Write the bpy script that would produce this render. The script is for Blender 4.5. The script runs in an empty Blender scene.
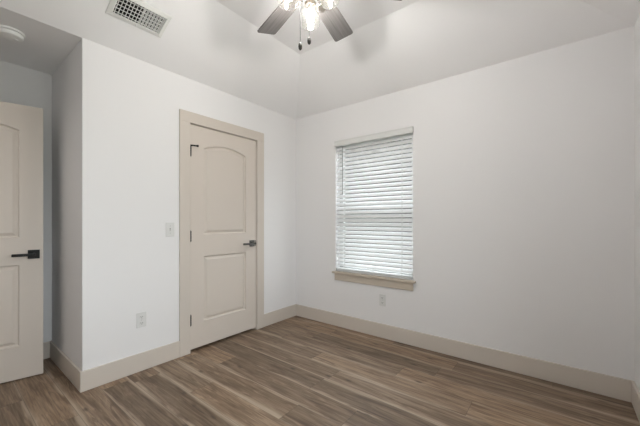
import bpy, bmesh, math, random
from mathutils import Vector, Matrix
random.seed(7)
S = bpy.context.scene
COL = S.collection
R_ = math.radians

# ------------------------------------------------------------------ camera
FWD = Vector((0.786, 0.618, 0)).normalized()
RGT = Vector((FWD.y, -FWD.x, 0))
EYE = 1.175
cam = bpy.data.cameras.new('camera')
cam.sensor_fit = 'HORIZONTAL'; cam.sensor_width = 36
cam.lens = 305 / 640 * 36
cam.shift_y = 8 / 640
cam.clip_start = 0.02
cam_ob = bpy.data.objects.new('camera', cam)
cam_ob.location = (0, 0, EYE)
cam_ob.rotation_euler = (R_(90), 0, math.atan2(FWD.y, FWD.x) - R_(90))
COL.objects.link(cam_ob)
S.camera = cam_ob

# ------------------------------------------------------------------ world (overcast daylight)
SKY = 12.8
BULB = 365.0
w = bpy.data.worlds.new('sky'); S.world = w
w.use_nodes = True
wn = w.node_tree
bg = wn.nodes['Background']
tc = wn.nodes.new('ShaderNodeTexCoord')
sx = wn.nodes.new('ShaderNodeSeparateXYZ')
rp = wn.nodes.new('ShaderNodeValToRGB')
rp.color_ramp.elements[0].position = 0.46; rp.color_ramp.elements[0].color = (.30, .31, .28, 1)
rp.color_ramp.elements[1].position = 0.54; rp.color_ramp.elements[1].color = (.90, .92, .945, 1)
mr = wn.nodes.new('ShaderNodeMath'); mr.operation = 'MULTIPLY_ADD'; mr.inputs[1].default_value = .5; mr.inputs[2].default_value = .5
wn.links.new(tc.outputs['Generated'], sx.inputs[0])
wn.links.new(sx.outputs['Z'], mr.inputs[0])
wn.links.new(mr.outputs[0], rp.inputs[0])
wn.links.new(rp.outputs[0], bg.inputs['Color'])
bg.inputs['Strength'].default_value = SKY

S.view_settings.view_transform = 'Standard'
S.view_settings.look = 'None'
S.view_settings.gamma = 1
S.view_settings.use_curve_mapping = False
S.view_settings.exposure = 0.0

def portal(name, loc, rot, sx_, sy_):
    l = bpy.data.lights.new(name, 'AREA'); l.shape = 'RECTANGLE'; l.size = sx_; l.size_y = sy_
    l.cycles.is_portal = True
    o = bpy.data.objects.new(name, l); COL.objects.link(o); o.location = loc; o.rotation_euler = rot
portal('daylight_portal', (.54, -.53, 1.34), (R_(90), 0, R_(0)), .96, 1.46)      # guides sampling of the sky, gives no light itself
portal('daylight_portal', (2.96, 1.538, 1.34), (R_(90), 0, R_(90)), .9, 1.46)
hl = bpy.data.lights.new('hall_fill', 'POINT'); hl.energy = 7; hl.shadow_soft_size = .14; hl.color = (1, .96, .9)
hl_ob = bpy.data.objects.new('hall_fill', hl); COL.objects.link(hl_ob); hl_ob.location = (-.95, 2.75, 2.15)   # unseen fill light, added to brighten the alcove
# room dimensions
XL, XR = -0.33, 2.81          # left wall, window wall
YN, YF = -0.38, 2.59          # near wall, closet wall
XA, YA = 0.641, 3.46          # alcove corner, alcove back wall
ZC, ZT, TR = 2.44, 2.745, 0.665  # wall height, tray height, tray run
SL = (ZT - ZC) / TR

# ------------------------------------------------------------------ materials
def new_mat(name):
    m = bpy.data.materials.new(name); m.use_nodes = True
    return m, m.node_tree, m.node_tree.nodes['Principled BSDF']

def plain(name, col, rough=.5, metal=0., spec=.5, bump=0., bscale=200., var=0.):
    m, t, p = new_mat(name)
    p.inputs['Base Color'].default_value = (*col, 1)
    p.inputs['Roughness'].default_value = rough
    p.inputs['Metallic'].default_value = metal
    p.inputs['Specular IOR Level'].default_value = spec
    tcn = t.nodes.new('ShaderNodeTexCoord')
    nz = t.nodes.new('ShaderNodeTexNoise')
    nz.inputs['Scale'].default_value = bscale
    nz.inputs['Detail'].default_value = 3
    t.links.new(tcn.outputs['Object'], nz.inputs['Vector'])
    if bump:
        b = t.nodes.new('ShaderNodeBump'); b.inputs['Strength'].default_value = bump
        b.inputs['Distance'].default_value = .002
        t.links.new(nz.outputs['Fac'], b.inputs['Height'])
        t.links.new(b.outputs['Normal'], p.inputs['Normal'])
    if var:
        mx = t.nodes.new('ShaderNodeMix'); mx.data_type = 'RGBA'
        mx.inputs['A'].default_value = (*[c * (1 - var) for c in col], 1)
        mx.inputs['B'].default_value = (*[min(1, c * (1 + var)) for c in col], 1)
        t.links.new(nz.outputs['Fac'], mx.inputs['Factor'])
        t.links.new(mx.outputs['Result'], p.inputs['Base Color'])
    return m

M_WALL = plain('wall_paint', (.838, .828, .832), .75, spec=.25, bump=.06, bscale=160)
M_CEIL = plain('ceiling_paint', (.93, .922, .928), .85, spec=.2, bump=.08, bscale=140)
M_TRIM = plain('greige_trim_paint', (.64, .58, .52), .42, spec=.4, bump=.03, bscale=60)
M_DOOR = plain('greige_door_paint', (.66, .595, .535), .42, spec=.4, bump=.03, bscale=60)
M_BLACK = plain('black_metal', (.010, .0095, .0095), .5, metal=0., spec=.3)
M_BRONZE = plain('dark_nickel', (.15, .145, .14), .25, metal=.9)
M_PLATE = plain('white_plastic', (.72, .72, .71), .35, spec=.5)
M_SLOT = plain('dark_slot', (.03, .03, .03), .6)
M_SEAM = plain('grey_seam', (.42, .42, .41), .6)
M_VENT = plain('vent_enamel', (.78, .78, .76), .45, spec=.4)
M_DUCT = plain('duct_dark', (.02, .02, .02), .9, spec=.1)
M_VINYL = plain('window_vinyl', (.82, .83, .83), .35)
M_NICKEL = plain('brushed_nickel', (.42, .38, .33), .32, metal=1.)
M_DETECT = plain('detector_plastic', (.90, .90, .89), .4)
M_CHAIN = plain('dull_chain', (.05, .048, .045), .6, spec=.2)
M_DARKROOM = plain('closet_paint', (.5, .5, .5), .8)
M_CORD = plain('ladder_cord', (.78, .78, .77), .8)

def mat_slat():
    m, t, p = new_mat('blind_slat')
    p.inputs['Base Color'].default_value = (.90, .905, .91, 1)
    p.inputs['Roughness'].default_value = .4
    tr = t.nodes.new('ShaderNodeBsdfTranslucent')
    tr.inputs['Color'].default_value = (.86, .90, .95, 1)
    mx = t.nodes.new('ShaderNodeMixShader'); mx.inputs[0].default_value = .10
    t.links.new(p.outputs[0], mx.inputs[1]); t.links.new(tr.outputs[0], mx.inputs[2])
    t.links.new(mx.outputs[0], t.nodes['Material Output'].inputs['Surface'])
    return m
M_SLAT = mat_slat()

def mat_glass(name, tint, gloss):
    m = bpy.data.materials.new(name); m.use_nodes = True
    t = m.node_tree; t.nodes.clear()
    o = t.nodes.new('ShaderNodeOutputMaterial')
    a = t.nodes.new('ShaderNodeBsdfTransparent'); a.inputs[0].default_value = (*tint, 1)
    g = t.nodes.new('ShaderNodeBsdfGlossy'); g.inputs['Roughness'].default_value = .04
    lw = t.nodes.new('ShaderNodeLayerWeight'); lw.inputs['Blend'].default_value = gloss
    mx = t.nodes.new('ShaderNodeMixShader')
    t.links.new(lw.outputs['Facing'], mx.inputs[0])
    t.links.new(a.outputs[0], mx.inputs[1]); t.links.new(g.outputs[0], mx.inputs[2])
    t.links.new(mx.outputs[0], o.inputs['Surface'])
    return m
M_PANE = mat_glass('window_glass', (.93, .96, .96), .12)
M_JAR = mat_glass('jar_glass', (.92, .92, .90), .14)
_t = M_JAR.node_tree
_tl = _t.nodes.new('ShaderNodeBsdfTranslucent'); _tl.inputs[0].default_value = (.9, .9, .86, 1)
_mx = _t.nodes.new('ShaderNodeMixShader')
_nz = _t.nodes.new('ShaderNodeTexNoise'); _nz.inputs['Scale'].default_value = 60
_mr = _t.nodes.new('ShaderNodeMapRange'); _mr.inputs['To Min'].default_value = .0; _mr.inputs['To Max'].default_value = .015
_out = next(n for n in _t.nodes if n.type == 'OUTPUT_MATERIAL')
_old = _out.inputs['Surface'].links[0].from_socket
_t.links.new(_nz.outputs['Fac'], _mr.inputs['Value']); _t.links.new(_mr.outputs[0], _mx.inputs[0])
_t.links.new(_old, _mx.inputs[1]); _t.links.new(_tl.outputs[0], _mx.inputs[2])
_t.links.new(_mx.outputs[0], _out.inputs['Surface'])

def mat_bulb():
    m, t, p = new_mat('lit_bulb')
    p.inputs['Base Color'].default_value = (1, .9, .75, 1)
    p.inputs['Emission Color'].default_value = (1, .97, .94, 1)
    p.inputs['Emission Strength'].default_value = BULB
    return m
M_BULB = mat_bulb()

def mat_blade():
    m, t, p = new_mat('grey_wood_blade')
    tcn = t.nodes.new('ShaderNodeTexCoord')
    mp = t.nodes.new('ShaderNodeMapping'); mp.inputs['Scale'].default_value = (3, 90, 20)
    nz = t.nodes.new('ShaderNodeTexNoise'); nz.inputs['Scale'].default_value = 1; nz.inputs['Detail'].default_value = 5
    cr = t.nodes.new('ShaderNodeValToRGB')
    cr.color_ramp.elements[0].position = .3; cr.color_ramp.elements[0].color = (.10, .092, .088, 1)
    cr.color_ramp.elements[1].position = .7; cr.color_ramp.elements[1].color = (.20, .185, .18, 1)
    t.links.new(tcn.outputs['Object'], mp.inputs[0]); t.links.new(mp.outputs[0], nz.inputs['Vector'])
    t.links.new(nz.outputs['Fac'], cr.inputs[0]); t.links.new(cr.outputs[0], p.inputs['Base Color'])
    p.inputs['Roughness'].default_value = .38
    return m
M_BLADE = mat_blade()

def mat_floor():
    m, t, p = new_mat('oak_vinyl_plank')
    N = t.nodes; L = t.links
    def math_(op, a, b=None, c=None):
        n = N.new('ShaderNodeMath'); n.operation = op
        for i, v in enumerate((a, b, c)):
            if v is None: continue
            if isinstance(v, (int, float)): n.inputs[i].default_value = v
            else: L.new(v, n.inputs[i])
        return n.outputs[0]
    def comb(x, y, z):
        n = N.new('ShaderNodeCombineXYZ')
        for i, v in enumerate((x, y, z)):
            if isinstance(v, (int, float)): n.inputs[i].default_value = v
            else: L.new(v, n.inputs[i])
        return n.outputs[0]
    def noise(vec, scale, detail=4, rough=.55, dist=0.):
        n = N.new('ShaderNodeTexNoise'); n.inputs['Scale'].default_value = scale
        n.inputs['Detail'].default_value = detail; n.inputs['Roughness'].default_value = rough
        n.inputs['Distortion'].default_value = dist
        L.new(vec, n.inputs['Vector']); return n.outputs['Fac']
    def white(vec):
        n = N.new('ShaderNodeTexWhiteNoise'); n.noise_dimensions = '3D'
        L.new(vec, n.inputs['Vector']); return n.outputs['Value'], n.outputs['Color']
    def ramp(fac, stops):
        n = N.new('ShaderNodeValToRGB'); L.new(fac, n.inputs[0])
        e = n.color_ramp.elements
        while len(e) < len(stops): e.new(.5)
        for el, (pos, c) in zip(e, stops): el.position = pos; el.color = (*c, 1)
        return n.outputs[0]
    def mix(fac, a, b, mode='MIX'):
        n = N.new('ShaderNodeMix'); n.data_type = 'RGBA'; n.blend_type = mode
        if isinstance(fac, (int, float)): n.inputs['Factor'].default_value = fac
        else: L.new(fac, n.inputs['Factor'])
        for k, v in (('A', a), ('B', b)):
            if isinstance(v, tuple): n.inputs[k].default_value = (*v, 1)
            else: L.new(v, n.inputs[k])
        return n.outputs['Result']
    PW, PL = .18, 1.22
    tcn = N.new('ShaderNodeTexCoord')
    s = N.new('ShaderNodeSeparateXYZ'); L.new(tcn.outputs['Object'], s.inputs[0])
    u = math_('DIVIDE', math_('ADD', s.outputs['X'], 5.03), PW)
    row = math_('FLOOR', u); fu = math_('SUBTRACT', u, row)
    ro, _ = white(comb(row, 5.3, 1.1))
    v = math_('ADD', math_('DIVIDE', math_('ADD', s.outputs['Y'], 6.0), PL), math_('MULTIPLY', ro, 7.31))
    cl = math_('FLOOR', v); fv = math_('SUBTRACT', v, cl)
    pid = comb(row, cl, 6.1)
    r1, rc = white(pid)
    r2, _ = white(comb(cl, row, 9.1))
    r3, _ = white(comb(cl, row, 11.7))
    # grain coordinates, shifted per plank
    gx = math_('ADD', s.outputs['X'], math_('MULTIPLY', r1, 31.))
    gy = math_('ADD', s.outputs['Y'], math_('MULTIPLY', r2, 17.))
    fine = noise(comb(math_('MULTIPLY', gx, 95.), math_('MULTIPLY', gy, 3.2), 0.), 1., 5, .65, .4)
    broad = noise(comb(math_('MULTIPLY', gx, 14.), math_('MULTIPLY', gy, 1.3), 4.), 1., 3, .5, 1.2)
    wav = noise(comb(math_('MULTIPLY', gx, 3.), math_('MULTIPLY', gy, .8), 8.), 1., 3, .5, .3)
    med = noise(comb(math_('MULTIPLY', gx, 27.), math_('MULTIPLY', gy, 2.6), 12.), 1., 5, .62, 1.6)
    base = ramp(broad, [(.30, (.24, .163, .107)), (.5, (.52, .385, .268)), (.72, (.66, .51, .375))])
    base = mix(math_('MULTIPLY', math_('SUBTRACT', fine, .18), .95), (.085, .054, .036), base)
    mr_ = N.new('ShaderNodeMapRange'); mr_.interpolation_type = 'SMOOTHSTEP'
    L.new(med, mr_.inputs['Value']); mr_.inputs['From Min'].default_value = .50; mr_.inputs['From Max'].default_value = .72
    base = mix(math_('MULTIPLY', mr_.outputs[0], .75), base, (.095, .061, .041))
    mr2 = N.new('ShaderNodeMapRange'); mr2.interpolation_type = 'SMOOTHSTEP'
    L.new(med, mr2.inputs['Value']); mr2.inputs['From Min'].default_value = .48; mr2.inputs['From Max'].default_value = .30
    base = mix(math_('MULTIPLY', mr2.outputs[0], .45), base, (.42, .315, .23))
    # plank tone
    tone = ramp(r3, [(0., (.68, .66, .64)), (.5, (1., .99, .98)), (1., (1.42, 1.37, 1.30))])
    base = mix(1., base, tone, 'MULTIPLY')
    # sapwood streaks: a pale band that wanders along one edge of some planks
    side = math_('GREATER_THAN', r1, .5)
    fe = math_('ABSOLUTE', math_('SUBTRACT', side, fu))
    lim = math_('MULTIPLY', math_('SUBTRACT', wav, .38), .65)
    sap = N.new('ShaderNodeMapRange'); sap.interpolation_type = 'SMOOTHSTEP'
    L.new(math_('SUBTRACT', lim, fe), sap.inputs['Value'])
    sap.inputs['From Min'].default_value = -.06; sap.inputs['From Max'].default_value = .11
    sap2 = N.new('ShaderNodeMapRange'); sap2.interpolation_type = 'SMOOTHSTEP'
    L.new(math_('SUBTRACT', math_('MULTIPLY', math_('SUBTRACT', broad, .42), .55), math_('SUBTRACT', 1., fe)), sap2.inputs['Value'])
    sap2.inputs['From Min'].default_value = -.06; sap2.inputs['From Max'].default_value = .06
    sapf = math_('MAXIMUM', math_('MULTIPLY', sap.outputs[0], math_('GREATER_THAN', r2, .2)), math_('MULTIPLY', sap2.outputs[0], .8))
    sapc = mix(fine, (.36, .28, .205), (.60, .49, .38))
    base = mix(math_('MULTIPLY', sapf, .72), base, sapc)
    # knots
    vo = N.new('ShaderNodeTexVoronoi'); vo.inputs['Scale'].default_value = 1.
    L.new(comb(math_('MULTIPLY', gx, 10.), math_('MULTIPLY', gy, 4.2), 0.), vo.inputs['Vector'])
    kn = N.new('ShaderNodeMapRange'); kn.interpolation_type = 'SMOOTHSTEP'
    L.new(math_('ADD', vo.outputs['Distance'], math_('MULTIPLY', fine, .12)), kn.inputs['Value'])
    kn.inputs['From Min'].default_value = .09; kn.inputs['From Max'].default_value = .25
    kn.inputs['To Min'].default_value = 1.; kn.inputs['To Max'].default_value = 0.
    vs = N.new('ShaderNodeSeparateColor'); L.new(vo.outputs['Color'], vs.inputs[0])
    knf = math_('MULTIPLY', kn.outputs[0], math_('GREATER_THAN', vs.outputs[0], .35))
    base = mix(math_('MULTIPLY', knf, .75), base, (.05, .036, .028))
    # joints between planks
    eu = math_('MULTIPLY', math_('MINIMUM', fu, math_('SUBTRACT', 1., fu)), PW)
    ev = math_('MULTIPLY', math_('MINIMUM', fv, math_('SUBTRACT', 1., fv)), PL)
    ed = math_('MINIMUM', eu, ev)
    jt = N.new('ShaderNodeMapRange'); L.new(ed, jt.inputs['Value'])
    jt.inputs['From Min'].default_value = .0006; jt.inputs['From Max'].default_value = .0022
    base = mix(jt.outputs[0], mix(.5, base, (.03, .022, .016)), base)
    L.new(base, p.inputs['Base Color'])
    p.inputs['Roughness'].default_value = .48
    p.inputs['Specular IOR Level'].default_value = .35
    b = N.new('ShaderNodeBump'); b.inputs['Strength'].default_value = .25; b.inputs['Distance'].default_value = .001
    L.new(math_('ADD', jt.outputs[0], math_('MULTIPLY', fine, .3)), b.inputs['Height'])
    L.new(b.outputs['Normal'], p.inputs['Normal'])
    return m
M_FLOOR = mat_floor()

# ------------------------------------------------------------------ helpers
def box(bm, x0, x1, y0, y1, z0, z1, bev=0., seg=2, mtx=None):
    r = bmesh.ops.create_cube(bm, size=1)
    vs = r['verts']
    for v in vs:
        v.co = Vector((x0 + (v.co.x + .5) * (x1 - x0), y0 + (v.co.y + .5) * (y1 - y0), z0 + (v.co.z + .5) * (z1 - z0)))
    if bev:
        es = list({e for v in vs for e in v.link_edges})
        r2 = bmesh.ops.bevel(bm, geom=es, offset=bev, segments=seg, affect='EDGES', profile=.5)
        vs = list({v for f in r2['faces'] for v in f.verts} | {v for v in vs if v.is_valid})
    if mtx is not None:
        bmesh.ops.transform(bm, matrix=mtx, verts=[v for v in vs if v.is_valid])
    return vs

def frame_of(d):
    d = d.normalized()
    a = Vector((0, 0, 1)) if abs(d.z) < .9 else Vector((1, 0, 0))
    s = d.cross(a).normalized(); t = s.cross(d).normalized()
    return s, t

def tube(bm, pts, rad, n=12, cap=True):
    pts = [Vector(p) for p in pts]
    rads = rad if isinstance(rad, (list, tuple)) else [rad] * len(pts)
    rings = []
    for i, p in enumerate(pts):
        d = (pts[min(i + 1, len(pts) - 1)] - pts[max(i - 1, 0)])
        s, t = frame_of(d)
        rings.append([bm.verts.new(p + (s * math.cos(a) + t * math.sin(a)) * rads[i]) for a in [2 * math.pi * k / n for k in range(n)]])
    for a, b in zip(rings, rings[1:]):
        for k in range(n):
            bm.faces.new((a[k], a[(k + 1) % n], b[(k + 1) % n], b[k]))
    if cap:
        bm.faces.new(rings[0][::-1]); bm.faces.new(rings[-1])

def lathe(bm, prof, n=32, org=(0, 0, 0), axis=Vector((0, 0, 1)), cap0=False, cap1=False):
    """prof = [(radius, height)] revolved round axis."""
    axis = Vector(axis).normalized(); s, t = frame_of(axis); org = Vector(org)
    rings = []
    for r, h in prof:
        if r < 1e-6:
            rings.append([bm.verts.new(org + axis * h)])
        else:
            rings.append([bm.verts.new(org + axis * h + (s * math.cos(2 * math.pi * k / n) + t * math.sin(2 * math.pi * k / n)) * r) for k in range(n)])
    for a, b in zip(rings, rings[1:]):
        for k in range(n):
            k2 = (k + 1) % n
            if len(a) == 1 and len(b) == 1: continue
            if len(a) == 1: bm.faces.new((a[0], b[k2], b[k]))
            elif len(b) == 1: bm.faces.new((a[k], a[k2], b[0]))
            else: bm.faces.new((a[k], a[k2], b[k2], b[k]))
    if cap0 and len(rings[0]) > 1: bm.faces.new(rings[0][::-1])
    if cap1 and len(rings[-1]) > 1: bm.faces.new(rings[-1])

def mk(name, bm, mat, parent=None, smooth=False, loc=None, rotz=None):
    bmesh.ops.recalc_face_normals(bm, faces=bm.faces)
    me = bpy.data.meshes.new(name); bm.to_mesh(me); bm.free()
    me.materials.append(mat)
    if smooth:
        me.polygons.foreach_set('use_smooth', [True] * len(me.polygons))
        me.set_sharp_from_angle(angle=R_(smooth if smooth is not True else 40))
    o = bpy.data.objects.new(name, me); COL.objects.link(o)
    if parent is not None: o.parent = parent
    if loc is not None: o.location = loc
    if rotz is not None: o.rotation_euler = (0, 0, rotz)
    return o

def tag(o, label=None, cat=None, group=None, kind=None):
    if label: o['label'] = label
    if cat: o['category'] = cat
    if group: o['group'] = group
    if kind: o['kind'] = kind
    return o

def thing(name, label, cat, loc=(0, 0, 0), rot=(0, 0, 0), group=None, kind=None):
    o = bpy.data.objects.new(name, None); COL.objects.link(o)
    o.location = loc; o.rotation_euler = rot; o.empty_display_size = .05
    return tag(o, label, cat, group, kind)

def copy_part(src, parent):
    c = src.copy(); COL.objects.link(c); c.parent = parent
    return c

def struct(name, bm, mat, label, cat):
    return tag(mk(name, bm, mat), label, cat, kind='structure')

# ------------------------------------------------------------------ structure
DX0, DX1, DZ = 1.42, 2.171, 2.043          # closet door opening
WY0, WY1, WZ0, WZ1 = 1.091, 1.985, .612, 2.068   # window opening
T = .115

bm = bmesh.new(); box(bm, XL - 1.3, XR + .2, YN - .2, YA + .2, -.08, 0)
struct('floor', bm, M_FLOOR, 'brown oak-look plank floor running toward the closet wall', 'floor')

bm = bmesh.new()
box(bm, XA, DX0 - .018, YF, YF + T, 0, ZC + .02); box(bm, DX1 + .018, XR + .005, YF, YF + T, 0, ZC + .02)
box(bm, DX0 - .018, DX1 + .018, YF, YF + T, DZ + .018, ZC + .02)
box(bm, XA, XA + T, YF + T, YA, 0, ZC + .02)
struct('wall_far', bm, M_WALL, 'white wall holding the closet door, ending at the alcove corner', 'wall')

bm = bmesh.new()
W2 = .14
box(bm, XR, XR + W2, YN - .1, WY0, 0, ZC + .02); box(bm, XR, XR + W2, WY1, YA + .1, 0, ZC + .02)
box(bm, XR, XR + W2, WY0, WY1, 0, WZ0 - .02); box(bm, XR, XR + W2, WY0, WY1, WZ1, ZC + .02)
struct('wall_right', bm, M_WALL, 'long white wall with the window in it', 'wall')

NX0, NX1, NZ0, NZ1 = .06, 1.02, .612, 2.068   # added opening in the near wall, lets in fill daylight
bm = bmesh.new()
box(bm, XL - .1, NX0, YN - .14, YN, 0, ZC + .02); box(bm, NX1, XR + .1, YN - .14, YN, 0, ZC + .02)
box(bm, NX0, NX1, YN - .14, YN, 0, NZ0); box(bm, NX0, NX1, YN - .14, YN, NZ1, ZC + .02)
struct('wall_near', bm, M_WALL, 'sliver of white wall at the right edge of the photo', 'wall')
bm = bmesh.new()
HY0, HY1 = 2.46, 3.28                      # hall doorway in the left wall
box(bm, XL - .1, XL, YN - .1, HY0, 0, ZC + .02); box(bm, XL - .1, XL, HY1, YA + .1, 0, ZC + .02)
box(bm, XL - .1, XL, HY0, HY1, 2.05, ZC + .02)
struct('wall_left', bm, M_WALL, 'white wall on the left with the hall doorway', 'wall')
bm = bmesh.new(); box(bm, XL - .1, XR + .1, YA, YA + .1, 0, ZC + .02)
struct('wall_alcove', bm, M_WALL, 'shaded white back wall of the alcove behind the open door', 'wall')
bm = bmesh.new()
box(bm, XL - 1.2, XL - 1.1, HY0 - .5, YA + .2, 0, 2.5)
box(bm, XL - 1.2, XL - .1, HY0 - .6, HY0 - .5, 0, 2.5); box(bm, XL - 1.2, XL - .1, YA + .1, YA + .2, 0, 2.5)
box(bm, XL - 1.2, XL - .1, HY0 - .5, YA + .1, 2.44, 2.5)
struct('wall_hall', bm, M_WALL, 'white hall walls beyond the left doorway', 'wall')

bm = bmesh.new(); box(bm, 4.6, 4.8, -3, 6, -.3, 2.8)  # added wall, cuts off the low sky so the slat gaps stay dark
struct('sky_blocker', bm, plain('blocker_dark', (.05, .046, .043), .9, spec=.1, var=.4, bscale=9), 'added dark wall that dims the gaps between the blind slats', 'wall')
bm = bmesh.new(); box(bm, XR + .16, 4.6, -3, 6, -.4, -.3)
struct('ground', bm, plain('shaded_grass', (.09, .11, .06), .95, spec=.1, var=.4, bscale=14), 'shaded side yard outside the window', 'ground')

# tray ceiling: flat middle, four slopes, thickness outward
bm = bmesh.new()
o_ = [(XL, YN, ZC), (XR, YN, ZC), (XR, YF, ZC), (XL, YF, ZC)]
i_ = [(XL + TR, YN + TR, ZT), (XR - TR, YN + TR, ZT), (XR - TR, YF - TR, ZT), (XL + TR, YF - TR, ZT)]
def shell(pts_o, pts_i):
    a = [bm.verts.new(p) for p in pts_o]; b = [bm.verts.new(p) for p in pts_i]
    for k in range(4): bm.faces.new((a[k], a[(k + 1) % 4], b[(k + 1) % 4], b[k]))
    bm.faces.new(b); return a
a0 = shell(o_, i_)
a1 = shell([(x, y, z + .1) for x, y, z in o_], [(x, y, z + .1) for x, y, z in i_])
for k in range(4): bm.faces.new((a0[k], a0[(k + 1) % 4], a1[(k + 1) % 4], a1[k]))
struct('ceiling', bm, M_CEIL, 'white raised ceiling with sloped sides around a flat middle', 'ceiling')
bm = bmesh.new(); box(bm, XL - .1, XR + .14, YF + .001, YA + .1, ZC, ZC + .1)
struct('ceiling_alcove', bm, M_CEIL, 'low flat shaded alcove ceiling carrying the smoke detector', 'ceiling')

# baseboards
BH, BT = .14, .016
def baseboard(name, x0, x1, y0, y1, label):
    bm = bmesh.new(); box(bm, x0, x1, y0, y1, 0, BH, .003, 2)
    struct(name, bm, M_TRIM, label, 'baseboard')
CW, CT = .1, .018                              # casing width, thickness
baseboard('baseboard_far', XA - BT, DX0 - CW, YF - BT, YF, 'greige baseboard between the alcove corner and the closet casing')
baseboard('baseboard_corner', DX1 + CW, XR - BT, YF - BT, YF, 'short greige baseboard between the closet casing and the corner')
baseboard('baseboard_right', XR - BT, XR, YN, YF, 'long greige baseboard under the window')
baseboard('baseboard_near', XL, XR - BT, YN, YN + BT, 'greige baseboard at the bottom right edge of the photo')
baseboard('baseboard_return', XA - BT, XA, YF, YA - BT, 'greige baseboard on the alcove side of the wall corner')
baseboard('baseboard_alcove', XL + .02, XA, YA - BT, YA, 'shaded greige baseboard behind the open door')
baseboard('baseboard_left', XL, XL + BT, YN + BT, HY0 - CW, 'greige baseboard along the left wall')

# closet casing + jamb
bm = bmesh.new()
box(bm, DX0 - CW, DX0 - .004, YF - CT, YF, 0, DZ + .003, .002, 1)
box(bm, DX1 + .004, DX1 + CW, YF - CT, YF, 0, DZ + .003, .002, 1)
box(bm, DX0 - CW, DX1 + CW, YF - CT, YF, DZ + .003, DZ + CW, .002, 1)
box(bm, DX0 - .018, DX0, YF - .001, YF + T, 0, DZ); box(bm, DX1, DX1 + .018, YF - .001, YF + T, 0, DZ)
box(bm, DX0 - .018, DX1 + .018, YF - .001, YF + T, DZ, DZ + .018)
box(bm, DX0, DX0 + .012, YF + .04, YF + .075, 0, DZ); box(bm, DX1 - .012, DX1, YF + .04, YF + .075, 0, DZ)
box(bm, DX0, DX1, YF + .04, YF + .075, DZ - .012, DZ)
struct('trim_1', bm, M_TRIM, 'flat greige casing around the closed closet door', 'door casing')
# hall doorway casing
bm = bmesh.new()
box(bm, XL, XL + CT, HY0 - CW, HY0, 0, 2.05, .002, 1); box(bm, XL, XL + CT, HY0 - CW, HY1 + .06, 2.05, 2.15, .002, 1)
box(bm, XL - .1, XL + .001, HY0 - .001, HY0 + .018, 0, 2.05); box(bm, XL - .1, XL + .001, HY1 - .018, HY1 + .001, 0, 2.05)
box(bm, XL - .1, XL + .001, HY0 + .018, HY1 - .018, 2.032, 2.051)
struct('trim_2', bm, M_TRIM, 'flat greige casing of the hall doorway on the left wall', 'door casing')

# ------------------------------------------------------------------ doors
def offset_poly(pts, d):
    n = len(pts); out = []
    for i in range(n):
        p0, p1, p2 = Vector(pts[i - 1]), Vector(pts[i]), Vector(pts[(i + 1) % n])
        e1 = (p1 - p0).normalized(); e2 = (p2 - p1).normalized()
        n1 = Vector((-e1.y, e1.x)); n2 = Vector((-e2.y, e2.x))
        b = (n1 + n2); b = b / max(1e-6, b.dot(n1)) if b.length > 1e-6 else n1
        out.append(tuple(p1 + b * d))
    return out

def make_door(root, width, z0, z1, thick=.035, stile=.13):
    """front face looks to local -Y at y=0; hinges at x=0"""
    bm = bmesh.new()
    xl, xr = stile, width - stile
    lo, hi = (.25, .85), (1.052, 1.845)
    rise, NA = .055, 18
    def V(x, z, y=0.): return bm.verts.new((x, y, z))
    def quad(x0, x1, a0, a1): bm.faces.new([V(x0, a0), V(x1, a0), V(x1, a1), V(x0, a1)])
    quad(0, xl, z0, z1); quad(xr, width, z0, z1)
    quad(xl, xr, z0, lo[0]); quad(xl, xr, lo[1], hi[0])
    # arched head: flat shoulders easing into a shallow curve
    arch = []
    for k in range(NA + 1):
        u = k / NA; s = 1 - abs(2 * u - 1)
        arch.append((xl + (xr - xl) * u, hi[1] + rise * math.sin(math.pi * u) ** .85))
    for (xa, za), (xb, zb) in zip(arch, arch[1:]):
        bm.faces.new([V(xa, za), V(xb, zb), V(xb, z1), V(xa, z1)])
    polys = [[(xl, lo[0]), (xr, lo[0]), (xr, lo[1]), (xl, lo[1])],
             [(xl, hi[0]), (xr, hi[0])] + arch[::-1]]
    prof = [(0, 0), (.002, .010), (.009, .016), (.016, .016), (.036, .004), (.040, .0035)]
    for pg in polys:
        rings = []
        for ins, dep in prof:
            rings.append([V(x, z, dep) for x, z in (offset_poly(pg, ins) if ins else pg)])
        n = len(pg)
        for a, b in zip(rings, rings[1:]):
            for k in range(n): bm.faces.new((a[k], a[(k + 1) % n], b[(k + 1) % n], b[k]))
        bm.faces.new(rings[-1])
    # edges and back
    c = [(0, z0), (width, z0), (width, z1), (0, z1)]
    for k in range(4):
        (xa, za), (xb, zb) = c[k], c[(k + 1) % 4]
        bm.faces.new([V(xa, za), V(xb, zb), V(xb, zb, thick), V(xa, za, thick)])
    bm.faces.new([V(x, z, thick) for x, z in c])
    bmesh.ops.remove_doubles(bm, verts=bm.verts, dist=1e-5)
    return mk('slab', bm, M_DOOR, root)

def hinge(root, z, x=-.002):
    bm = bmesh.new()
    for k in range(5):
        tube(bm, [(x, -.009, z - .045 + k * .018 + .0006), (x, -.009, z - .045 + (k + 1) * .018 - .0006)], .009, 12)
    tube(bm, [(x, -.009, z - .052), (x, -.009, z - .0445)], [.005, .008], 10)
    tube(bm, [(x, -.009, z + .0445), (x, -.009, z + .052)], [.008, .005], 10)
    return mk('hinge', bm, M_BLACK, root, smooth=True)

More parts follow.
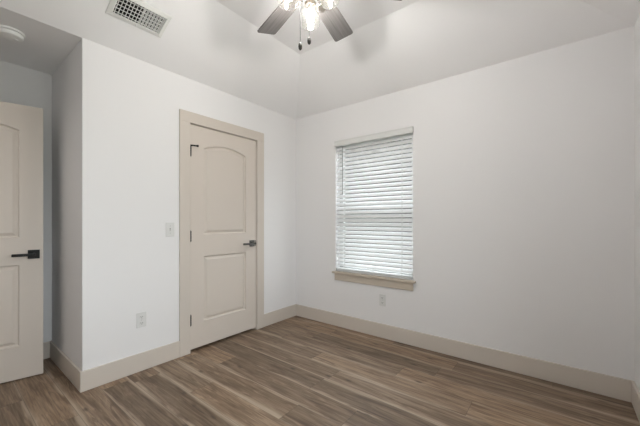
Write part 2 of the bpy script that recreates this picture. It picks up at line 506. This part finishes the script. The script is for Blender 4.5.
def lever(root, xc, z, mat, side=-1, reach=.115):
    """square rose with a flat bar lever pointing along local x * side"""
    bm = bmesh.new(); box(bm, xc - .033, xc + .033, -.010, .0, z - .033, z + .033, .002, 2)
    h = tag(mk('door_handle', bm, mat, root), 'dark metal lever handle')
    bm = bmesh.new(); tube(bm, [(xc, -.008, z), (xc, -.05, z)], .011, 16)
    box(bm, *sorted((xc - side * .013, xc + side * reach)), -.062, -.046, z - .010, z + .010, .003, 2)
    mk('lever', bm, mat, h, smooth=True)
    return h

d1 = thing('door_1', 'closed greige arch-panel closet door with black hinges, in the white wall', 'door', (DX0, YF - .002, 0), kind='structure')
W1 = DX1 - DX0
bm = None
slab = make_door(d1, W1 - .0075, .026, DZ - .005, .040)
slab.location.x = .002
for z in (.29, 1.04, 1.80): hinge(d1, z)
lever(d1, W1 - .060, .937, M_BRONZE, reach=.15)
# latch strip on the edge
bm = bmesh.new(); box(bm, W1 - .0095, W1 - .002, -.0012, .012, .907, .967, .0005, 1); mk('latch', bm, M_BLACK, d1)
# hinge pin door stop on the top hinge
bm = bmesh.new()
tube(bm, [(-.002, -.009, 1.846), (.010, -.022, 1.848), (.05, -.036, 1.848)], .0065, 10)
tube(bm, [(.045, -.0345, 1.848), (.058, -.038, 1.848)], [.010, .011], 12)
tube(bm, [(-.002, -.006, 1.836), (-.002, -.006, 1.856)], .009, 12)
mk('hinge_stop', bm, M_BLACK, d1, smooth=True)

ang = R_(-11.5)
HX, HY = -.27, 3.272
d2 = thing('door_2', 'open greige panelled door swung into the shaded alcove, black lever on it', 'door', (HX, HY, 0), (0, 0, ang), kind='structure')
make_door(d2, .812, .009, 2.035)
for z in (.25, 1.02, 1.80): hinge(d2, z)
lever(d2, .812 - .052, .925, M_BLACK)

# ------------------------------------------------------------------ window
w1 = thing('window_1', 'white framed window with daylight behind the closed blinds', 'window', (XR, (WY0 + WY1) / 2, WZ0), (0, 0, R_(-90)), kind='structure')
hw, wh = (WY1 - WY0) / 2, WZ1 - WZ0
bm = bmesh.new()
f0, f1, fw_ = .085, .13, .045
box(bm, -hw, -hw + fw_, f0, f1, 0, wh); box(bm, hw - fw_, hw, f0, f1, 0, wh)
box(bm, -hw + fw_, hw - fw_, f0, f1, 0, fw_); box(bm, -hw + fw_, hw - fw_, f0, f1, wh - fw_, wh)
box(bm, -hw + fw_, hw - fw_, f0 - .006, f1, wh / 2 - .022, wh / 2 + .022)
mk('window_frame', bm, M_VINYL, w1)
for a0_, a1_ in ((fw_, wh / 2 - .022), (wh / 2 + .022, wh - fw_)):
    bm = bmesh.new(); box(bm, -hw + fw_, hw - fw_, .105, .109, a0_, a1_); mk('pane', bm, M_PANE, w1)
# made-up window behind the camera, added as a source of soft daylight
w2 = thing('fill_window', 'added unseen window in the near wall, letting in fill daylight', 'window', ((NX0 + NX1) / 2, YN, NZ0), (0, 0, R_(180)), kind='structure')
nw = (NX1 - NX0) / 2
bm = bmesh.new()
box(bm, -nw, -nw + fw_, f0, f1, 0, wh); box(bm, nw - fw_, nw, f0, f1, 0, wh)
box(bm, -.03, .03, f0, f1, fw_, wh - fw_)
box(bm, -nw + fw_, nw - fw_, f0, f1, 0, fw_); box(bm, -nw + fw_, nw - fw_, f0, f1, wh - fw_, wh)
mk('window_frame', bm, M_VINYL, w2)
for a0_, a1_ in ((-nw + fw_, -.03), (.03, nw - fw_)):
    bm = bmesh.new(); box(bm, a0_, a1_, .105, .109, fw_, wh - fw_); mk('pane', bm, M_PANE, w2)
# stool + apron
bm = bmesh.new()
box(bm, XR - .0004, XR + .085, WY0, WY1, WZ0 - .0205, WZ0)
box(bm, XR - .034, XR - .0005, WY0 - .03, WY1 + .03, WZ0 - .021, WZ0, .003, 2)
box(bm, XR - .017, XR, WY0 - .004, WY1 + .004, WZ0 - .096, WZ0 - .021, .002, 1)
struct('trim_3', bm, plain('tan_sill_paint', (.56, .49, .41), .45, spec=.4), 'tan window sill with apron under the blinds', 'window sill')

# ------------------------------------------------------------------ venetian blind (hangs in the window)
vb = thing('venetian_blind', 'white two-inch slat blind lowered and shut in the window', 'blind', (XR, (WY0 + WY1) / 2, WZ0), (0, 0, R_(-90)))
bm = bmesh.new()
box(bm, -hw - .006, hw + .006, -.020, -.010, wh - .060, wh - .004, .003, 2)
box(bm, -hw - .006, hw + .006, -.024, -.010, wh - .010, wh - .001, .002, 1)
box(bm, -hw - .006, hw + .006, -.023, -.010, wh - .061, wh - .055, .002, 1)
box(bm, -hw - .006, -hw + .002, -.020, -.0005, wh - .060, wh - .004, .001, 1)
box(bm, hw - .002, hw + .006, -.020, -.0005, wh - .060, wh - .004, .001, 1)
mk('valance', bm, M_PLATE, vb)
bm = bmesh.new(); box(bm, -hw + .006, hw - .006, .003, .055, wh - .05, wh - .004); mk('head_rail', bm, M_PLATE, vb)
SW, PITCH, TH = .0505, .0446, R_(54)
def slat_bm():
    bm = bmesh.new(); n = 6; t = .0024; L = hw - .007
    top, bot = [], []
    for k in range(n + 1):
        u = -SW / 2 + SW * k / n
        crown = .0022 * (1 - (2 * u / SW) ** 2)
        for lst, off in ((top, t / 2), (bot, -t / 2)):
            yl, zl = u, crown + off           # y depth, z up, flat slat
            # tilt so that the room side (-y) edge drops
            y = yl * math.cos(TH) - zl * math.sin(TH); z = yl * math.sin(TH) + zl * math.cos(TH)
            lst.append([bm.verts.new((x, y, z)) for x in (-L, L)])
    for a, b in zip(top, top[1:]): bm.faces.new((a[0], a[1], b[1], b[0]))
    for a, b in zip(bot, bot[1:]): bm.faces.new((a[0], b[0], b[1], a[1]))
    for e in (0, 1): bm.faces.new([p[e] for p in top] + [p[e] for p in bot[::-1]])
    for k in (0, -1): bm.faces.new((top[k][0], top[k][1], bot[k][1], bot[k][0]))
    return bm
first = mk('slat', slat_bm(), M_SLAT, vb, smooth=35)
zt = wh - .082
n_slats = 0
z = zt
while z > .046:
    s_ = first if n_slats == 0 else copy_part(first, vb)
    s_.location = (0, .026, z)
    s_.rotation_euler = (R_(-1 - 15 * ((zt - z) / zt) ** 1.1), 0, 0)     # the lower slats hang a little more open
    n_slats += 1; z -= PITCH
for z in (.0225, .0285, .0345):                # spare slats lying on the bottom rail
    s_ = copy_part(first, vb); s_.location = (0, .027, z); s_.rotation_euler = (R_(6) - TH, 0, 0)
bm = bmesh.new(); box(bm, -hw + .008, hw - .008, .010, .044, .002, .018, .003, 2); mk('bottom_rail', bm, M_SLAT, vb)
for xx in (-hw + .115, hw - .115):
    bm = bmesh.new()
    box(bm, xx - .003, xx + .003, .0135, .0143, .018, wh - .05); mk('ladder_cord', bm, M_CORD, vb)
bm = bmesh.new(); tube(bm, [(-hw + .098, -.004, wh - .075), (-hw + .098, -.006, wh - .60)], .0038, 8)
tag(mk('tilt_wand', bm, plain('wand_grey', (.30, .30, .30), .3), vb, smooth=True), 'thin grey tilt wand')

# ------------------------------------------------------------------ switch and outlets
def plate(root, w=.072, h=.117):
    bm = bmesh.new(); box(bm, -w / 2, w / 2, -.006, 0, -h / 2, h / 2, .003, 2)
    return mk('cover_plate', bm, M_PLATE, root)
def outlet(name, label, loc, rz):
    r = thing(name, label, 'outlet', loc, (0, 0, rz), group='duplex wall outlets')
    plate(r)
    for zc in (.024, -.024):
        bm = bmesh.new()
        n = 20; ring = []
        pts = []
        for k in range(n):
            a = 2 * math.pi * k / n
            pts.append((max(-.0165, min(.0165, .0195 * math.cos(a))), zc + max(-.0145, min(.0145, .0195 * math.sin(a)))))
        f = [bm.verts.new((x, -.0085, z)) for x, z in pts]; b = [bm.verts.new((x, -.005, z)) for x, z in pts]
        bm.faces.new(f)
        for k in range(n): bm.faces.new((f[k], f[(k + 1) % n], b[(k + 1) % n], b[k]))
        bmesh.ops.remove_doubles(bm, verts=bm.verts, dist=1e-6)
        rc = mk('receptacle', bm, M_PLATE, r)
        bm = bmesh.new()
        box(bm, -.0078, -.0052, -.0089, -.0084, zc - .003, zc + .006)
        box(bm, .0052, .0078, -.0089, -.0084, zc - .003, zc + .006)
        tube(bm, [(0, -.0084, zc - .008), (0, -.0089, zc - .008)], .0026, 10)
        tag(mk('slots', bm, M_SLOT, rc), 'dark plug slots')
    bm = bmesh.new(); tube(bm, [(0, -.0055, 0), (0, -.0072, 0)], .003, 10); mk('screw', bm, M_SEAM, r)
    return r
outlet('wall_outlet', 'white outlet low on the wall left of the closet door', (1.018, YF, .398), 0)
outlet('wall_outlet', 'white outlet on the wall under the window', (XR, 1.405, .378), R_(-90))
sw = thing('light_switch', 'white toggle light switch beside the closet door casing', 'light switch', (1.242, YF, 1.103))
plate(sw)
bm = bmesh.new(); box(bm, -.0055, .0055, -.0075, -.005, -.012, .012, .0008, 1); s1 = mk('switch_slot', bm, M_SEAM, sw)
bm = bmesh.new(); box(bm, -.004, .004, -.018, -.006, -.0045, .0045, .001, 1, Matrix.Rotation(R_(25), 4, 'X')); mk('toggle', bm, M_PLATE, sw)
for zc in (.03, -.03):
    bm = bmesh.new(); tube(bm, [(0, -.0055, zc), (0, -.0072, zc)], .003, 10); mk('screw', bm, M_SEAM, sw)

# ------------------------------------------------------------------ air vent on the sloped ceiling
vx0, vx1 = .706, 1.058
vc_y = 2.263
vc = Vector(((vx0 + vx1) / 2, vc_y, ZC + SL * (YF - vc_y)))
# local x = world x, local y = down the slope toward the closet wall, local -z = into the room
tilt = -math.atan(SL)
av = thing('air_vent', 'white louvered register on the sloped ceiling', 'air vent', vc, (tilt, 0, 0))
VW, VH = .356, .203
bm = bmesh.new()
gw, gh = .292, .138
zf, zb_ = -.014, -.0005
def ringface(o_, i_, zo, zi):
    a = [bm.verts.new((sx_ * o_[0] / 2, sy_ * o_[1] / 2, zo)) for sx_, sy_ in ((-1, -1), (1, -1), (1, 1), (-1, 1))]
    b = [bm.verts.new((sx_ * i_[0] / 2, sy_ * i_[1] / 2, zi)) for sx_, sy_ in ((-1, -1), (1, -1), (1, 1), (-1, 1))]
    for k in range(4): bm.faces.new((a[k], a[(k + 1) % 4], b[(k + 1) % 4], b[k]))
ringface((VW, VH), (VW - .006, VH - .006), zb_, -.006)
ringface((VW - .006, VH - .006), (gw + .012, gh + .012), -.006, zf)
ringface((gw + .012, gh + .012), (gw, gh), zf, zf + .001)
ringface((gw, gh), (gw, gh), zf + .001, zb_)
mk('frame', bm, M_VENT, av)
NF = 14
for k in range(NF):
    xx = -gw / 2 + gw * (k + .5) / NF
    bm = bmesh.new()
    a = R_(32) if k < NF / 2 else R_(-38)
    box(bm, -.0011, .0011, -gh / 2, gh / 2, -.0085, .0085, mtx=Matrix.Translation((xx, 0, zf + .0095)) @ Matrix.Rotation(a, 4, 'Y'))
    mk('louver', bm, M_VENT, av)
for k in range(5):
    yy = -gh / 2 + gh * (k + .5) / 5
    bm = bmesh.new()
    box(bm, -gw / 2, gw / 2, yy - .0012, yy + .0012, -.0075, -.0005, mtx=None)
    mk('crossbar', bm, M_VENT, av)
bm = bmesh.new(); box(bm, -gw / 2, gw / 2, -gh / 2, gh / 2, -.0006, -.0002); tag(mk('duct_opening', bm, M_DUCT, av), 'dark duct behind the louvers')
bm = bmesh.new(); box(bm, -.004, .004, gh / 2 + .004, gh / 2 + .018, zf - .008, zf + .004, .001, 1); mk('damper_lever', bm, M_VENT, av)

# ------------------------------------------------------------------ smoke detector on the alcove ceiling
sd = thing('smoke_detector', 'round white smoke detector on the low alcove ceiling', 'smoke detector', (.322, 2.885, ZC))
bm = bmesh.new(); lathe(bm, [(.0, 0), (.073, 0), (.073, -.009), (.070, -.012), (0, -.012)], 40); mk('base', bm, M_DETECT, sd, smooth=35)
bm = bmesh.new(); lathe(bm, [(.060, -.011), (.060, -.016), (0, -.016)], 40); tag(mk('sensor_gap', bm, M_SLOT, sd, smooth=35), 'dark gap round the housing')
bm = bmesh.new(); lathe(bm, [(0, -.0155), (.066, -.0155), (.066, -.028), (.060, -.037), (.045, -.041), (0, -.042)], 40); mk('housing', bm, M_DETECT, sd, smooth=35)
bm = bmesh.new(); lathe(bm, [(.0, -.0465), (.011, -.046), (.012, -.041)], 20, org=(.028, 0, 0)); mk('test_button', bm, M_DETECT, sd, smooth=35)

# ------------------------------------------------------------------ ceiling fan
FD = 1.708
fc = FWD * FD + RGT * ((309 - 320) / 305 * FD)
fan = thing('ceiling_fan', 'ceiling fan with grey wood blades and three lit glass jars', 'ceiling fan', (fc.x, fc.y, ZT))
def dirv(a): return FWD * math.cos(R_(a)) + RGT * math.sin(R_(a))
ZB = 2.512 - ZT
bm = bmesh.new(); lathe(bm, [(0, 0), (.085, 0), (.085, -.02), (.07, -.055), (.05, -.06), (0, -.06)], 40); mk('canopy', bm, M_NICKEL, fan, smooth=35)
bm = bmesh.new(); lathe(bm, [(0, -.055), (.06, -.055), (.10, -.08), (.115, -.11), (.115, -.175), (.095, -.205), (.07, -.21), (0, -.21)], 40); mk('motor_housing', bm, M_NICKEL, fan, smooth=35)
def blade_bm():
    bm = bmesh.new()
    r0, r1, w0, w1 = .16, .565, .116, .142
    out = []
    N = 7; cr = .016
    out += [(r0, -w0 / 2), ]
    for k in range(N + 1):
        a = -math.pi / 2 + math.pi / 2 * k / N
        out.append((r1 - cr + cr * math.cos(a), -w1 / 2 + cr + cr * math.sin(a)))
    for k in range(N + 1):
        a = math.pi / 2 * k / N
        out.append((r1 - cr + cr * math.cos(a), w1 / 2 - cr + cr * math.sin(a)))
    out += [(r0, w0 / 2)]
    t = .004
    a_ = [bm.verts.new((x, y, t)) for x, y in out]; b_ = [bm.verts.new((x, y, -t)) for x, y in out]
    bm.faces.new(a_); bm.faces.new(b_[::-1])
    for k in range(len(out)): bm.faces.new((a_[k], a_[(k + 1) % len(out)], b_[(k + 1) % len(out)], b_[k]))
    return bm
def iron_bm():
    bm = bmesh.new()
    box(bm, .09, .20, -.014, .014, -.010, -.0042, .002, 1)
    box(bm, .17, .24, -.035, .035, -.0075, -.0042, .002, 1)
    return bm
blade0 = iron0 = None
for k in range(6):
    a = -35 + 60 * k
    d = dirv(a)
    if blade0 is None:
        b = blade0 = mk('blade', blade_bm(), M_BLADE, fan)
        ir = iron0 = mk('blade_iron', iron_bm(), M_NICKEL, b)
    else:
        b = copy_part(blade0, fan); ir = copy_part(iron0, b)
    yaw = math.atan2(d.y, d.x)
    # local +y is to the left when looking outward; the right-hand edge is the higher one
    b.matrix_local = Matrix.Translation((0, 0, ZB)) @ Matrix.Rotation(yaw, 4, 'Z') @ Matrix.Rotation(R_(-13), 4, 'X')
bm = bmesh.new(); lathe(bm, [(0, -.205), (.05, -.205), (.058, -.22), (.058, -.265), (.045, -.285), (.012, -.292), (.01, -.305), (0, -.306)], 36); mk('light_hub', bm, M_NICKEL, fan, smooth=35)
JR = .118
for a in (2, 122, 242):
    d = dirv(a)
    ax = (Vector((0, 0, -1)) + d * .12).normalized()
    top = d * JR + Vector((0, 0, 2.487 - ZT))
    bm = bmesh.new(); tube(bm, [d * .05 + Vector((0, 0, -.245)), d * .09 + Vector((0, 0, -.238)), d * .112 + Vector((0, 0, -.247)), top + ax * .004], .007, 10)
    arm = mk('light_arm', bm, M_NICKEL, fan, smooth=True)
    bm = bmesh.new(); lathe(bm, [(0, 0), (.026, 0), (.034, .006), (.034, .024), (.020, .024), (.018, .045), (0, .045)], 28, org=top, axis=ax); mk('socket', bm, M_NICKEL, arm, smooth=35)
    bm = bmesh.new(); lathe(bm, [(.034, .012), (.036, .026), (.050, .040), (.054, .054), (.054, .130), (.049, .142), (.034, .147), (0, .146)], 36, org=top, axis=ax)
    tag(mk('jar_shade', bm, M_JAR, arm, smooth=50), 'clear glass jar shade')
    bm = bmesh.new(); lathe(bm, [(.010, .045), (.013, .055), (.019, .075), (.022, .092), (.018, .107), (.010, .114), (0, .116)], 24, org=top, axis=ax)
    tag(mk('bulb', bm, M_BULB, arm, smooth=60), 'glowing bulb')
for lat, fw2, zl in ((-.046, -.045, 2.106), (.002, -.03, 2.146)):
    p = RGT * lat + FWD * fw2
    bm = bmesh.new(); tube(bm, [p + Vector((0, 0, -.262)), p + Vector((0, 0, zl + .04 - ZT))], .0014, 6)
    pc = mk('pull_chain', bm, M_CHAIN, fan, smooth=True)
    bm = bmesh.new(); lathe(bm, [(0, .046), (.004, .045), (.009, .032), (.0105, .02), (.009, .008), (.004, .001), (0, 0)], 16, org=p + Vector((0, 0, zl - ZT))); tag(mk('pendant', bm, plain('dark_wood_bead', (.035, .03, .028), .4), pc, smooth=60), 'dark drop-shaped pull')
